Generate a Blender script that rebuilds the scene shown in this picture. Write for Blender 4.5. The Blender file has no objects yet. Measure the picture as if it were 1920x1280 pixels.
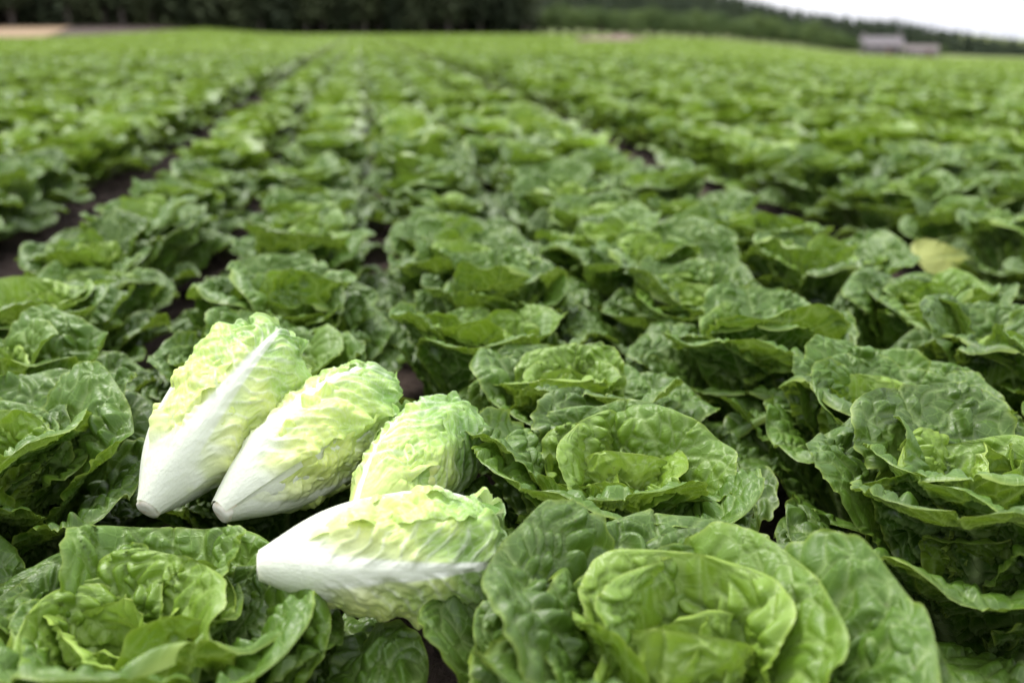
import bpy, math, random
import numpy as np
from mathutils import Vector, Matrix

R = math.radians
SC = bpy.context.scene
COL = SC.collection

# ------------------------------------------------------------------ camera
CAM_Z = 0.52
PITCH, YAW = R(17.31), R(8.38)
cam_d = bpy.data.cameras.new('camera')
cam_d.lens = 35.0
cam_d.sensor_width = 36.0
cam_d.clip_start = 0.02
cam_d.clip_end = 3000
cam_d.dof.use_dof = True
cam_d.dof.focus_distance = 0.80
cam_d.dof.aperture_fstop = 4.0
cam = bpy.data.objects.new('camera', cam_d)
COL.objects.link(cam)
cam.location = (0, 0, CAM_Z)
cam.rotation_euler = (math.pi / 2 - PITCH, 0, -YAW)
SC.camera = cam

# ------------------------------------------------------------------ sky and sun (overcast)
SUN_EL, SUN_AZ = R(58), R(-35)          # azimuth measured from +Y towards +X
world = bpy.data.worlds.new('World')
SC.world = world
world.use_nodes = True
wn, wl = world.node_tree.nodes, world.node_tree.links
wn.clear()
w_out = wn.new('ShaderNodeOutputWorld')
w_bg = wn.new('ShaderNodeBackground')
w_sky = wn.new('ShaderNodeTexSky')
w_sky.sky_type = 'NISHITA'
w_sky.sun_disc = False
w_sky.sun_elevation = SUN_EL
w_sky.sun_rotation = SUN_AZ
w_sky.dust_density = 2.0
w_bg.inputs['Strength'].default_value = 0.062
# an even cloud cover, a little uneven in brightness, hides most of the blue
w_tc = wn.new('ShaderNodeTexCoord')
w_map = wn.new('ShaderNodeMapping')
w_map.inputs['Scale'].default_value = (1.0, 1.0, 2.6)
w_no = wn.new('ShaderNodeTexNoise')
w_no.inputs['Scale'].default_value = 2.2
w_no.inputs['Detail'].default_value = 5
w_ramp = wn.new('ShaderNodeValToRGB')
w_ramp.color_ramp.elements[0].position = 0.3
w_ramp.color_ramp.elements[0].color = (6.9, 7.2, 8.2, 1)
w_ramp.color_ramp.elements[1].position = 0.68
w_ramp.color_ramp.elements[1].color = (9.4, 9.4, 9.6, 1)
w_mix = wn.new('ShaderNodeMix')
w_mix.data_type = 'RGBA'
w_mix.inputs['Factor'].default_value = 0.86
wl.new(w_tc.outputs['Generated'], w_map.inputs['Vector'])
wl.new(w_map.outputs['Vector'], w_no.inputs['Vector'])
wl.new(w_no.outputs['Fac'], w_ramp.inputs['Fac'])
wl.new(w_sky.outputs['Color'], w_mix.inputs['A'])
# an overcast sky is about three times brighter overhead than at the horizon
w_sep = wn.new('ShaderNodeSeparateXYZ')
wl.new(w_tc.outputs['Generated'], w_sep.inputs[0])
w_z = wn.new('ShaderNodeMapRange')
w_z.inputs['To Min'].default_value = 0.88; w_z.inputs['To Max'].default_value = 1.86
wl.new(w_sep.outputs['Z'], w_z.inputs['Value'])
w_mul = wn.new('ShaderNodeVectorMath'); w_mul.operation = 'SCALE'
wl.new(w_ramp.outputs['Color'], w_mul.inputs[0]); wl.new(w_z.outputs['Result'], w_mul.inputs['Scale'])
wl.new(w_mul.outputs[0], w_mix.inputs['B'])
wl.new(w_mix.outputs['Result'], w_bg.inputs['Color'])
wl.new(w_bg.outputs['Background'], w_out.inputs['Surface'])

sun_d = bpy.data.lights.new('sun', 'SUN')
sun_d.energy = 1.5
sun_d.angle = R(22)
sun_d.color = (1.0, 0.97, 0.92)
sun = bpy.data.objects.new('sun', sun_d)
COL.objects.link(sun)
sv = Vector((math.sin(SUN_AZ) * math.cos(SUN_EL), math.cos(SUN_AZ) * math.cos(SUN_EL), math.sin(SUN_EL)))
sun.rotation_euler = sv.to_track_quat('Z', 'Y').to_euler()
sun.location = (0, 0, 30)

SC.view_settings.view_transform = 'Standard'
SC.view_settings.look = 'None'
SC.view_settings.exposure = 1.48
SC.view_settings.gamma = 1.0
SC.view_settings.use_curve_mapping = False
SC.render.engine = 'CYCLES'
SC.cycles.use_denoising = True
SC.cycles.max_bounces = 6
SC.cycles.diffuse_bounces = 3
SC.cycles.glossy_bounces = 2
SC.cycles.use_adaptive_sampling = True
SC.cycles.adaptive_threshold = 0.015
SC.cycles.transmission_bounces = 4

# ------------------------------------------------------------------ helpers
def tag(o, label=None, cat=None, group=None, kind=None):
    if label: o['label'] = label
    if cat: o['category'] = cat
    if group: o['group'] = group
    if kind: o['kind'] = kind
    return o

def link(name, data, parent=None, mat=None):
    o = bpy.data.objects.new(name, data)
    COL.objects.link(o)
    if parent is not None: o.parent = parent
    if mat is not None and data is not None:
        data.materials.clear(); data.materials.append(mat)
    return o

def mesh_from(name, verts, faces, attrs=None, smooth=True):
    """verts (n,3) array, faces (m,4) or (m,3) int array or a list of lists"""
    me = bpy.data.meshes.new(name)
    verts = np.asarray(verts, dtype=np.float32)
    if isinstance(faces, list):
        me.from_pydata([tuple(map(float, v)) for v in verts], [], [tuple(map(int, f)) for f in faces])
    else:
        m, k = faces.shape
        me.vertices.add(len(verts))
        me.vertices.foreach_set('co', verts.ravel())
        me.loops.add(m * k)
        me.loops.foreach_set('vertex_index', faces.astype(np.int32).ravel())
        me.polygons.add(m)
        me.polygons.foreach_set('loop_start', np.arange(0, m * k, k, dtype=np.int32))
    if smooth:
        me.polygons.foreach_set('use_smooth', np.ones(len(me.polygons), dtype=bool))
    for n, a in (attrs or {}).items():
        a = np.asarray(a, dtype=np.float32)
        vec = a.ndim == 2
        at = me.attributes.new(n, 'FLOAT_VECTOR' if vec else 'FLOAT', 'POINT')
        at.data.foreach_set('vector' if vec else 'value', a.ravel())
    me.update()
    me.validate()
    return me

def grid_faces(nu, nv):
    """faces of an nv x nu vertex grid, row-major over v"""
    i, j = np.meshgrid(np.arange(nu - 1), np.arange(nv - 1))
    a = (j * nu + i).ravel()
    return np.stack([a, a + 1, a + 1 + nu, a + nu], axis=1)

def smoothstep(a, b, x):
    t = np.clip((x - a) / (b - a), 0, 1)
    return t * t * (3 - 2 * t)

def waves(rng, x, y, wl_, n=7):
    """smooth random 2-D field, about -1..1, of wavelength wl_"""
    out = np.zeros_like(x)
    for _ in range(n):
        a = rng.uniform(0, 2 * math.pi)
        k = 2 * math.pi / (wl_ * rng.uniform(0.7, 1.5))
        out += np.sin(k * (x * math.cos(a) + y * math.sin(a)) + rng.uniform(0, 6.28))
    return out / math.sqrt(n * 0.9)

def softplus(x, w):
    return w * np.logaddexp(0, x / w)

def terrain(x, y):
    """height of the land: level field, falling away to one side, a low bank beyond its far corner"""
    x = np.asarray(x, float); y = np.asarray(y, float)
    d = np.hypot(x, y)
    az = np.degrees(np.arctan2(x, np.maximum(y, 1e-3)))
    g = np.interp(az, [-90, 8, 11, 14, 17, 19.4, 21.6, 23.8, 25.4, 27, 30, 34.5, 45, 90],
                  [.0, .0006, .0012, .0024, .0036, .0055, .0092, .0130, .0165, .0195, .0215, .0222, .0250, .0250])
    z = -g * softplus(d - 5, 1.5)
    z = z + 0.022 * softplus(y - 58, 4) * smoothstep(-6, -24, x)
    return z

def new_mat(name):
    m = bpy.data.materials.new(name)
    m.use_nodes = True
    nt = m.node_tree
    nt.nodes.clear()
    return m, nt, nt.nodes, nt.links

def mixc(nt, fac, a, b):
    n = nt.nodes.new('ShaderNodeMix'); n.data_type = 'RGBA'
    for sock, v in (('Factor', fac), ('A', a), ('B', b)):
        if isinstance(v, (int, float)): n.inputs[sock].default_value = v
        elif isinstance(v, tuple): n.inputs[sock].default_value = (*v, 1) if len(v) == 3 else v
        else: nt.links.new(v, n.inputs[sock])
    return n.outputs['Result']

def mth(nt, op, a, b=0.0, clamp=False):
    n = nt.nodes.new('ShaderNodeMath'); n.operation = op; n.use_clamp = clamp
    for i, v in enumerate((a, b)):
        if isinstance(v, (int, float)): n.inputs[i].default_value = v
        else: nt.links.new(v, n.inputs[i])
    return n.outputs[0]

def attr(nt, name):
    n = nt.nodes.new('ShaderNodeAttribute'); n.attribute_name = name
    return n.outputs['Fac']

def noise(nt, vec, scale, detail=3, rough=0.55):
    n = nt.nodes.new('ShaderNodeTexNoise')
    n.inputs['Scale'].default_value = scale
    n.inputs['Detail'].default_value = detail
    n.inputs['Roughness'].default_value = rough
    if vec is not None: nt.links.new(vec, n.inputs['Vector'])
    return n.outputs['Fac']

def ramp(nt, fac, stops):
    n = nt.nodes.new('ShaderNodeValToRGB')
    e = n.color_ramp.elements
    while len(e) < len(stops): e.new(0.5)
    for k, (p, c) in enumerate(stops):
        e[k].position = p; e[k].color = (*c, 1)
    nt.links.new(fac, n.inputs['Fac'])
    return n.outputs['Color']

def leaf_shader(nt, color, rough, transl, trans_col, bump=None, spec=0.5, coat=0.0):
    N, Lk = nt.nodes, nt.links
    p = N.new('ShaderNodeBsdfPrincipled')
    Lk.new(color, p.inputs['Base Color'])
    if isinstance(rough, (int, float)): p.inputs['Roughness'].default_value = rough
    else: Lk.new(rough, p.inputs['Roughness'])
    p.inputs['Specular IOR Level'].default_value = spec
    p.inputs['Coat Weight'].default_value = coat
    p.inputs['Coat Roughness'].default_value = 0.25
    t = N.new('ShaderNodeBsdfTranslucent')
    Lk.new(trans_col, t.inputs['Color'])
    if bump is not None:
        Lk.new(bump, p.inputs['Normal']); Lk.new(bump, t.inputs['Normal'])
    mx = N.new('ShaderNodeMixShader')
    mx.inputs['Fac'].default_value = transl
    Lk.new(p.outputs[0], mx.inputs[1]); Lk.new(t.outputs[0], mx.inputs[2])
    o = N.new('ShaderNodeOutputMaterial')
    Lk.new(mx.outputs[0], o.inputs['Surface'])

def bump_node(nt, height, strength, dist):
    b = nt.nodes.new('ShaderNodeBump')
    b.inputs['Strength'].default_value = strength
    b.inputs['Distance'].default_value = dist
    nt.links.new(height, b.inputs['Height'])
    return b.outputs['Normal']

# ------------------------------------------------------------------ materials
def make_leaf_material(name, yellow=False):
    m, nt, N, Lk = new_mat(name)
    tc = N.new('ShaderNodeTexCoord').outputs['Object']
    age, vein, edge, along = attr(nt, 'age'), attr(nt, 'vein'), attr(nt, 'edge'), attr(nt, 'along')
    oi = N.new('ShaderNodeObjectInfo').outputs['Random']
    # per leaf shift of the colour between old dark and young pale
    shift = mth(nt, 'MULTIPLY', mth(nt, 'SUBTRACT', oi, 0.5), 0.22)
    blotch = mth(nt, 'MULTIPLY', mth(nt, 'SUBTRACT', noise(nt, tc, 30, 3), 0.5), 0.30)
    f = mth(nt, 'ADD', mth(nt, 'ADD', age, shift), blotch, clamp=True)
    if yellow:
        col = ramp(nt, f, [(0, (0.28, 0.29, 0.07)), (0.5, (0.36, 0.36, 0.10)), (1, (0.38, 0.32, 0.11))])
    else:
        col = ramp(nt, f, [(0.0, (0.012, 0.036, 0.003)), (0.28, (0.044, 0.104, 0.007)), (0.55, (0.132, 0.222, 0.014)),
                           (0.8, (0.215, 0.330, 0.040)), (1.0, (0.34, 0.45, 0.10))])
    pl = N.new('ShaderNodeAttribute'); pl.attribute_name = 'plane'
    wrp = N.new('ShaderNodeTexNoise'); wrp.inputs['Scale'].default_value = 120
    Lk.new(pl.outputs['Vector'], wrp.inputs['Vector'])
    va_ = N.new('ShaderNodeVectorMath'); va_.operation = 'MULTIPLY_ADD'; va_.inputs[1].default_value = (.005, .005, 0)
    Lk.new(wrp.outputs['Color'], va_.inputs[0]); Lk.new(pl.outputs['Vector'], va_.inputs[2])
    def net_of(scale, width):
        vo = N.new('ShaderNodeTexVoronoi'); vo.voronoi_dimensions = '2D'; vo.feature = 'DISTANCE_TO_EDGE'; vo.inputs['Scale'].default_value = scale
        Lk.new(va_.outputs[0], vo.inputs['Vector'])
        return mth(nt, 'DIVIDE', vo.outputs['Distance'], width, clamp=True)
    net1, net2 = net_of(118, .08), net_of(330, .12)
    lines = mth(nt, 'ADD', mth(nt, 'MULTIPLY', mth(nt, 'SUBTRACT', 1.0, net1), .42), mth(nt, 'MULTIPLY', mth(nt, 'SUBTRACT', 1.0, net2), .16))
    col = mixc(nt, lines, col, mixc(nt, .5, col, (0.22, 0.36, 0.08)))
    specks = mth(nt, 'GREATER_THAN', noise(nt, tc, 190, 1), .765)
    col = mixc(nt, mth(nt, 'MULTIPLY', specks, .55), col, (0.06, 0.045, 0.025))
    pale = mixc(nt, 0.64, col, (0.42, 0.52, 0.22))
    col = mixc(nt, mth(nt, 'MULTIPLY', vein, 0.8, clamp=True), col, pale)
    rimc = mixc(nt, 0.6, col, (0.34, 0.42, 0.07))
    col = mixc(nt, mth(nt, 'MULTIPLY', edge, 0.8, clamp=True), col, rimc)
    # underside of a leaf: paler, duller
    bf = N.new('ShaderNodeNewGeometry').outputs['Backfacing']
    under = mixc(nt, 0.16, col, (0.20, 0.34, 0.04))
    col = mixc(nt, bf, col, under)
    fine = noise(nt, tc, 420, 3, 0.6)
    mid = noise(nt, tc, 130, 2, 0.5)
    hgt = mth(nt, 'ADD', mth(nt, 'ADD', mth(nt, 'MULTIPLY', fine, 0.2), mth(nt, 'MULTIPLY', mid, .6)), mth(nt, 'ADD', mth(nt, 'MULTIPLY', net1, .45), mth(nt, 'MULTIPLY', net2, .2)))
    bmp = bump_node(nt, hgt, 0.42, 0.0012)
    rgh = mth(nt, 'ADD', mth(nt, 'MULTIPLY', noise(nt, tc, 60, 2), 0.24), mth(nt, 'ADD', mth(nt, 'MULTIPLY', bf, 0.14), 0.13))
    tcol = mixc(nt, 0.5, col, (0.30, 0.46, 0.03))
    leaf_shader(nt, col, rgh, 0.21, tcol, bmp, spec=0.36, coat=0.0)
    return m

def make_heart_material():
    m, nt, N, Lk = new_mat('heart_leaf')
    tc = N.new('ShaderNodeTexCoord').outputs['Object']
    white, tip, rim = attr(nt, 'white'), attr(nt, 'tip'), attr(nt, 'edge')
    blotch = mth(nt, 'MULTIPLY', mth(nt, 'SUBTRACT', noise(nt, tc, 45, 3), 0.5), 0.5)
    f = mth(nt, 'ADD', tip, blotch, clamp=True)
    col = ramp(nt, f, [(0.0, (0.66, 0.74, 0.22)), (0.35, (0.56, 0.69, 0.18)), (0.7, (0.34, 0.53, 0.11)), (1.0, (0.17, 0.34, 0.05))])
    col = mixc(nt, mth(nt, 'MULTIPLY', rim, 0.35, clamp=True), col, (0.42, 0.55, 0.14))
    streak = N.new('ShaderNodeMapping'); streak.inputs['Scale'].default_value = (5, 70, 70)
    Lk.new(tc, streak.inputs['Vector'])
    st = noise(nt, streak.outputs['Vector'], 5, 3)
    wcol = mixc(nt, mth(nt, 'MULTIPLY', st, 0.35), (0.80, 0.82, 0.72), (0.60, 0.69, 0.43))
    col = mixc(nt, mth(nt, 'MULTIPLY', white, 1.0, clamp=True), col, wcol)
    hh = mth(nt, 'ADD', noise(nt, tc, 300, 3), mth(nt, 'MULTIPLY', noise(nt, tc, 110, 2), 1.5))
    hh = mth(nt, 'ADD', hh, mth(nt, 'MULTIPLY', mth(nt, 'MULTIPLY', st, white), 2.2))
    bmp = bump_node(nt, hh, 0.30, 0.0012)
    rgh = mth(nt, 'ADD', mth(nt, 'MULTIPLY', noise(nt, tc, 60, 2), 0.2), 0.34)
    leaf_shader(nt, col, rgh, 0.30, mixc(nt, .4, col, (.85, .9, .5)), bmp, spec=0.45)
    return m

def make_simple(name, stops, scale, rough=0.9, bump=0.0, dist=0.01, bscale=None, coords='Object', spec=0.3):
    m, nt, N, Lk = new_mat(name)
    tc = N.new('ShaderNodeTexCoord').outputs[coords]
    col = ramp(nt, noise(nt, tc, scale, 6, 0.62), stops)
    p = N.new('ShaderNodeBsdfPrincipled')
    Lk.new(col, p.inputs['Base Color'])
    p.inputs['Roughness'].default_value = rough
    p.inputs['Specular IOR Level'].default_value = spec
    if bump:
        Lk.new(bump_node(nt, noise(nt, tc, bscale or scale * 4, 6, 0.65), bump, dist), p.inputs['Normal'])
    o = N.new('ShaderNodeOutputMaterial')
    Lk.new(p.outputs[0], o.inputs['Surface'])
    return m

M_LEAF = make_leaf_material('lettuce_leaf')
M_YELLOW = make_leaf_material('yellowed_leaf', yellow=True)
M_HEART = make_heart_material()
M_CUT = make_simple('cut_stump', [(0.45, (0.80, 0.78, 0.68)), (0.8, (0.58, 0.45, 0.30))], 90, 0.6, 0.3, 0.001)
M_SOIL = make_simple('soil', [(0.3, (0.028, 0.018, 0.013)), (0.55, (0.060, 0.040, 0.030)), (0.75, (0.105, 0.076, 0.058))], 14, 0.92, 0.9, 0.02, 60)
M_GRASS = make_simple('rough_grass', [(0.3, (0.075, 0.115, 0.03)), (0.6, (0.15, 0.17, 0.055)), (0.8, (0.26, 0.23, 0.10))], 0.6, 0.95, 0.6, 0.1, 6)
M_STUBBLE = make_simple('dry_straw', [(0.3, (0.19, 0.13, 0.075)), (0.7, (0.27, 0.19, 0.11))], 0.8, 0.95, 0.5, 0.05, 8)
M_DIRT = make_simple('bare_dirt', [(0.3, (0.10, 0.065, 0.055)), (0.7, (0.19, 0.12, 0.10))], 1.2, 0.95, 0.8, 0.1, 6)
M_BARK = make_simple('bark', [(0.3, (0.045, 0.036, 0.030)), (0.7, (0.12, 0.10, 0.085))], 3, 0.95, 0.8, 0.05, 12)

def make_foliage(name, dark, light):
    m, nt, N, Lk = new_mat(name)
    tc = N.new('ShaderNodeTexCoord').outputs['Object']
    oi = N.new('ShaderNodeObjectInfo').outputs['Random']
    f = mth(nt, 'ADD', mth(nt, 'MULTIPLY', noise(nt, tc, 1.4, 3), 0.7), mth(nt, 'MULTIPLY', oi, 0.35), clamp=True)
    col = ramp(nt, f, [(0.25, dark), (0.8, light)])
    leaf_shader(nt, col, 0.7, 0.12, col, None, spec=0.2)
    return m
M_CONIFER = make_foliage('conifer_needles', (0.026, 0.038, 0.020), (0.090, 0.108, 0.045))
M_HILLFIR = make_foliage('hill_conifer', (0.030, 0.050, 0.028), (0.075, 0.102, 0.048))
M_BROAD = make_foliage('broadleaf_foliage', (0.045, 0.080, 0.024), (0.135, 0.190, 0.055))

# ------------------------------------------------------------------ lettuce leaves
PROFILE_V = [0, .08, .2, .34, .5, .64, .76, .86, .93, .975, 1]
PROFILE_W = [.30, .24, .32, .56, .82, .96, 1.0, .93, .77, .51, 0.05]

def catmull(xs, ys, x):
    """smooth interpolation through control values"""
    xs = np.asarray(xs, float); ys = np.asarray(ys, float)
    d = np.gradient(ys, xs)
    k = np.clip(np.searchsorted(xs, x) - 1, 0, len(xs) - 2)
    h = xs[k + 1] - xs[k]
    t = (x - xs[k]) / h
    return ((2*t**3 - 3*t**2 + 1) * ys[k] + (t**3 - 2*t**2 + t) * h * d[k]
            + (-2*t**3 + 3*t**2) * ys[k+1] + (t**3 - t**2) * h * d[k+1])

def cells(rng, P, Q, sp, cell):
    """distance-to-border field of a leaf's vein net: P along, Q away from the midrib; returns F2-F1 and a value per cell"""
    pts = []
    pmin, pmax, qmax = P.min() - sp, P.max() + sp, Q.max() + cell
    k0, k1 = int(math.floor(pmin / sp)), int(math.ceil(pmax / sp))
    for k in range(k0, k1 + 1):
        for half in (0.27, 0.73):
            q = rng.uniform(0, cell)
            while q < qmax:
                pts.append(((k + half) * sp + rng.uniform(-.13, .13) * sp, q + rng.uniform(-.2, .2) * cell))
                q += cell * rng.uniform(0.75, 1.5)
    pts = np.array(pts)
    val = rng.uniform(0, 1, len(pts))
    A = np.stack([P.ravel(), Q.ravel()], 1).astype(np.float32)
    d1 = np.empty(len(A), np.float32); d2 = np.empty(len(A), np.float32); vv = np.empty(len(A), np.float32)
    pf = pts.astype(np.float32)
    for s in range(0, len(A), 4000):
        D = np.sqrt(((A[s:s+4000, None, :] - pf[None]) ** 2).sum(2))
        i1 = D.argmin(1)
        r = np.arange(len(i1))
        d1[s:s+4000] = D[r, i1]; vv[s:s+4000] = val[i1]
        D[r, i1] = 9
        d2[s:s+4000] = D.min(1)
    return (d2 - d1).reshape(P.shape), vv.reshape(P.shape)

def free_cells(rng, T, S, cell):
    """bubbles between the finest veins: a jittered net in the leaf's own plane"""
    pts = []
    t = T.min() - cell; row = 0
    while t < T.max() + cell:
        s_ = S.min() - cell + (row % 2) * cell * .5
        while s_ < S.max() + cell:
            pts.append((t + rng.uniform(-.36, .36) * cell, s_ + rng.uniform(-.36, .36) * cell))
            s_ += cell * rng.uniform(.8, 1.3)
        t += cell * .87; row += 1
    pts = np.array(pts, np.float32)
    val = rng.uniform(0, 1, len(pts))
    A = np.stack([T.ravel(), S.ravel()], 1).astype(np.float32)
    d1 = np.empty(len(A), np.float32); d2 = d1.copy(); vv = d1.copy()
    for s0 in range(0, len(A), 3000):
        B = A[s0:s0+3000]
        D = np.maximum((B ** 2).sum(1)[:, None] + (pts ** 2).sum(1)[None] - 2 * B @ pts.T, 0)
        i1 = D.argmin(1); r = np.arange(len(i1))
        d1[s0:s0+3000] = np.sqrt(D[r, i1]); vv[s0:s0+3000] = val[i1]
        D[r, i1] = 9
        d2[s0:s0+3000] = np.sqrt(D.min(1))
    return (d2 - d1).reshape(T.shape), vv.reshape(T.shape)

def leaf_arrays(seed, L, W, phi, cup, roll, nu, nv, blister=0.0030, ruffle=0.005, fold=0.006, age=(.3, .3), net=True, wprof=None, crumple=0.0):
    """one lettuce leaf: base at the origin, growing towards +X, upper side facing up and inward"""
    rng = np.random.default_rng(seed)
    v = 1 - (1 - np.linspace(0, 1, nv)) ** 1.12
    u = np.linspace(-1, 1, nu)
    u = np.sign(u) * (1 - (1 - np.abs(u)) ** 1.05)
    U, V = np.meshgrid(u, v)
    w = W * np.clip(catmull(PROFILE_V, wprof or PROFILE_W, v), 0.004, None)
    # outline: lopsided, gently scalloped
    asym = 1 + 0.07 * rng.uniform(-1, 1) * np.sign(U)
    arc = V * L * 1.0 + np.abs(U) * 0
    ph = rng.uniform(0, 6.28, 6)
    scal = 1 + 0.020 * np.sin(arc / 0.0125 * 6.28 + ph[0] + 1.7 * np.sin(arc / .05 + ph[1]) + np.sign(U)) * smoothstep(.3, .6, V) \
             + 0.022 * np.sin(arc / 0.045 * 6.28 + ph[2] + 2 * np.sign(U))
    Wg = w[:, None] * asym * scal
    S = U * Wg
    T = V * L
    # shape of the midrib in the plant's radial plane
    xs = np.linspace(0, 1, len(phi))
    ang = np.radians(catmull(xs, phi, v))
    dt = np.diff(v, prepend=0) * L
    cr = np.cumsum(np.cos(ang) * dt); cz = np.cumsum(np.sin(ang) * dt)
    cy = 0.10 * L * rng.uniform(-1, 1) * v ** 2
    # cross-section: an arc that cups towards the plant's heart, its margins rolled by `roll`
    kap = catmull(xs if len(cup) == len(xs) else np.linspace(0, 1, len(cup)), cup, v)[:, None]
    wob = 1 + 0.35 * waves(rng, T, 0 * T, .10, 4)
    a = kap * S * wob + roll * np.sign(U) * np.abs(U) ** 3 * smoothstep(.25, .7, V) * (1 + .6 * np.sin(T / .05 + ph[3] + np.sign(U) * ph[4]))
    a = np.clip(a, -2.2, 2.2)
    dS = np.diff(S, axis=1)
    am = .5 * (a[:, 1:] + a[:, :-1])
    lat = np.concatenate([np.zeros((nv, 1)), np.cumsum(np.cos(am) * dS, 1)], 1)
    nor = np.concatenate([np.zeros((nv, 1)), np.cumsum(np.sin(am) * dS, 1)], 1)
    c = nu // 2
    lat -= lat[:, c:c+1]; nor -= nor[:, c:c+1]
    # relief
    au = np.abs(U)
    disp = fold * waves(rng, T, S, .105, 6) * smoothstep(.25, .9, V)
    edge_arc = T + .6 * np.abs(S)
    disp += ruffle * smoothstep(.55, 1, np.maximum(au, smoothstep(.75, 1.02, V))) * smoothstep(.2, .5, V) * \
        np.sin(edge_arc / .030 * 6.28 + ph[5] + 2.2 * np.sin(edge_arc / .06 + ph[2]) + 2.0 * np.sign(U)) * (0.6 + .5 * waves(rng, T, S, .06, 4))
    if crumple:
        cn = waves(rng, T, S, .030, 6)
        disp += crumple * (np.abs(cn) - .6) * smoothstep(.3, .6, V)
    vein = np.zeros_like(U)
    if net:
        wp = .0045
        Tw = T + wp * waves(rng, T, S, .035, 6); Sw = S + wp * .6 * waves(rng, T, S, .03, 6)
        Q = np.abs(Sw)
        P = Tw - 0.85 * Q + 5.0 * Q ** 2 + np.where(S < 0, .0077 + 0.5 * L, 0)
        sp = .0195 * L / .14
        F, val = free_cells(rng, Tw, Sw, .0122 * L / .14)
        fr = np.abs(P / sp - np.round(P / sp)) * sp
        F = np.minimum(F, fr * 1.4 + .0004)
        x = np.clip(F / .0078, 0, 1)
        dome = np.sqrt(np.clip(1 - (1 - x) ** 2.4, 0, 1)) * (.55 + .45 * x)
        region = .65 + .45 * waves(rng, T, S, .06, 5)
        amp = blister * np.clip(.25 + 1.1 * val, 0, 1.3) * np.clip(region, .45, 1.3) * smoothstep(.12, .4, V)
        amp = amp * (0.7 + .3 * smoothstep(0, .006, (1 - au) * Wg)) * smoothstep(1.0, .9, V) ** .5
        disp += amp * dome
        sec = np.exp(-(fr / .0012) ** 2) * smoothstep(.95, .5, au) * (Q > .001)
        disp -= .0006 * np.exp(-(fr / .0020) ** 2) * smoothstep(.15, .35, V) * smoothstep(1, .6, au)
        vein = np.maximum(.62 * sec, .45 * np.exp(-(F / .0011) ** 2) * smoothstep(.1, .3, V))
    rw = .0055 * (1 - V) ** 1.2 + .0007
    rib = np.exp(-(S / rw) ** 2)
    vein = np.maximum(vein, rib * np.clip(1.25 - .6 * V, 0, 1.3))
    disp -= .0028 * np.exp(-(S / (rw * 1.6)) ** 2) * (1 - .5 * V)
    # white-ish stalk at the base
    stalk = smoothstep(.24, .02, V)
    vein = np.maximum(vein, stalk)
    ex = np.stack([np.cos(ang), 0 * ang, np.sin(ang)], 1)[:, None, :]
    en = np.stack([-np.sin(ang), 0 * ang, np.cos(ang)], 1)[:, None, :]
    ey = np.array([0, 1., 0])[None, None, :]
    base = np.stack([cr, cy, cz], 1)[:, None, :]
    n_eff = np.cos(a)[..., None] * en - np.sin(a)[..., None] * ey
    X = base + lat[..., None] * ey + nor[..., None] * en + disp[..., None] * n_eff
    edge = np.exp(-((1 - au) * Wg / .0011)) + np.exp(-((1 - V) * L / .0012))
    ag = age[0] + (age[1] - age[0]) * V + .05 * (val if net else 0)
    return X.reshape(-1, 3), grid_faces(nu, nv), dict(vein=np.clip(vein, 0, 1.3).ravel(), edge=np.clip(edge, 0, 1).ravel(),
                                                     age=(ag * np.ones_like(U)).ravel(), along=V.ravel(),
                                                     plane=np.stack([T, S, np.full_like(T, seed * .37)], -1).reshape(-1, 3))

# leaf kinds from the outer skirt to the heart: L, W, angle above horizontal along the leaf, cup (1/m), roll
KINDS = [
    dict(L=.148, W=.060, phi=(50, 50, 40, 12), cup=(20, 9, 8, 7), roll=-.25, age=(.27, .06), ruffle=.0022, fold=.006),
    dict(L=.150, W=.064, phi=(60, 64, 56, 22), cup=(24, 11, 9, 6), roll=-.35, age=(.30, .12), ruffle=.0022, fold=.0065),
    dict(L=.132, W=.062, phi=(60, 67, 62, 34), cup=(30, 16, 14, 10), roll=-.35, age=(.42, .30), ruffle=.0022, fold=.006),
    dict(L=.108, W=.054, phi=(62, 74, 76, 60), cup=(36, 23, 20, 14), roll=-.2, age=(.62, .50), ruffle=.0022, fold=.004),
    dict(L=.088, W=.046, phi=(64, 80, 94, 108), cup=(46, 36, 32, 26), roll=.2, age=(.80, .70), ruffle=.003, fold=.004, crumple=.003),
]
NVAR = 6
TALL = 1.13
GROWN = 1.11                                    # overall size of the heads
LEAF_HI, LEAF_LO = [], []
def make_leaf(kind, var, nu, nv, net):
    k = dict(KINDS[kind])
    rng = random.Random(1000 * kind + var)
    k['phi'] = tuple(p + rng.uniform(-7, 7) + (rng.uniform(-12, 12) if i == 3 else 0) for i, p in enumerate(k['phi']))
    k['cup'] = tuple(c * rng.uniform(.65, 1.3) for c in k['cup'])
    k['roll'] = k['roll'] + rng.uniform(-.8, .8)
    k['W'] *= rng.uniform(.9, 1.1)
    k['blister'] = rng.uniform(.0060, .0098) * (1.0 if kind < 4 else .8)
    return leaf_arrays(77 + 31 * kind + 7 * var, nu=nu, nv=nv, net=net, **k)
for kd in range(5):
    hi, lo = [], []
    for va in range(NVAR if kd < 4 else 4):
        sc = (1, 1, 1, .85, .75)[kd]
        X, Fc, at = make_leaf(kd, va, int(96 * sc) | 1, int(112 * sc), True)
        me = mesh_from('leaf', X, Fc, at); me.materials.append(M_LEAF)
        hi.append(me)
        lo.append(make_leaf(kd, va, 9, 11, False))
    LEAF_HI.append(hi); LEAF_LO.append(lo)

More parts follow.
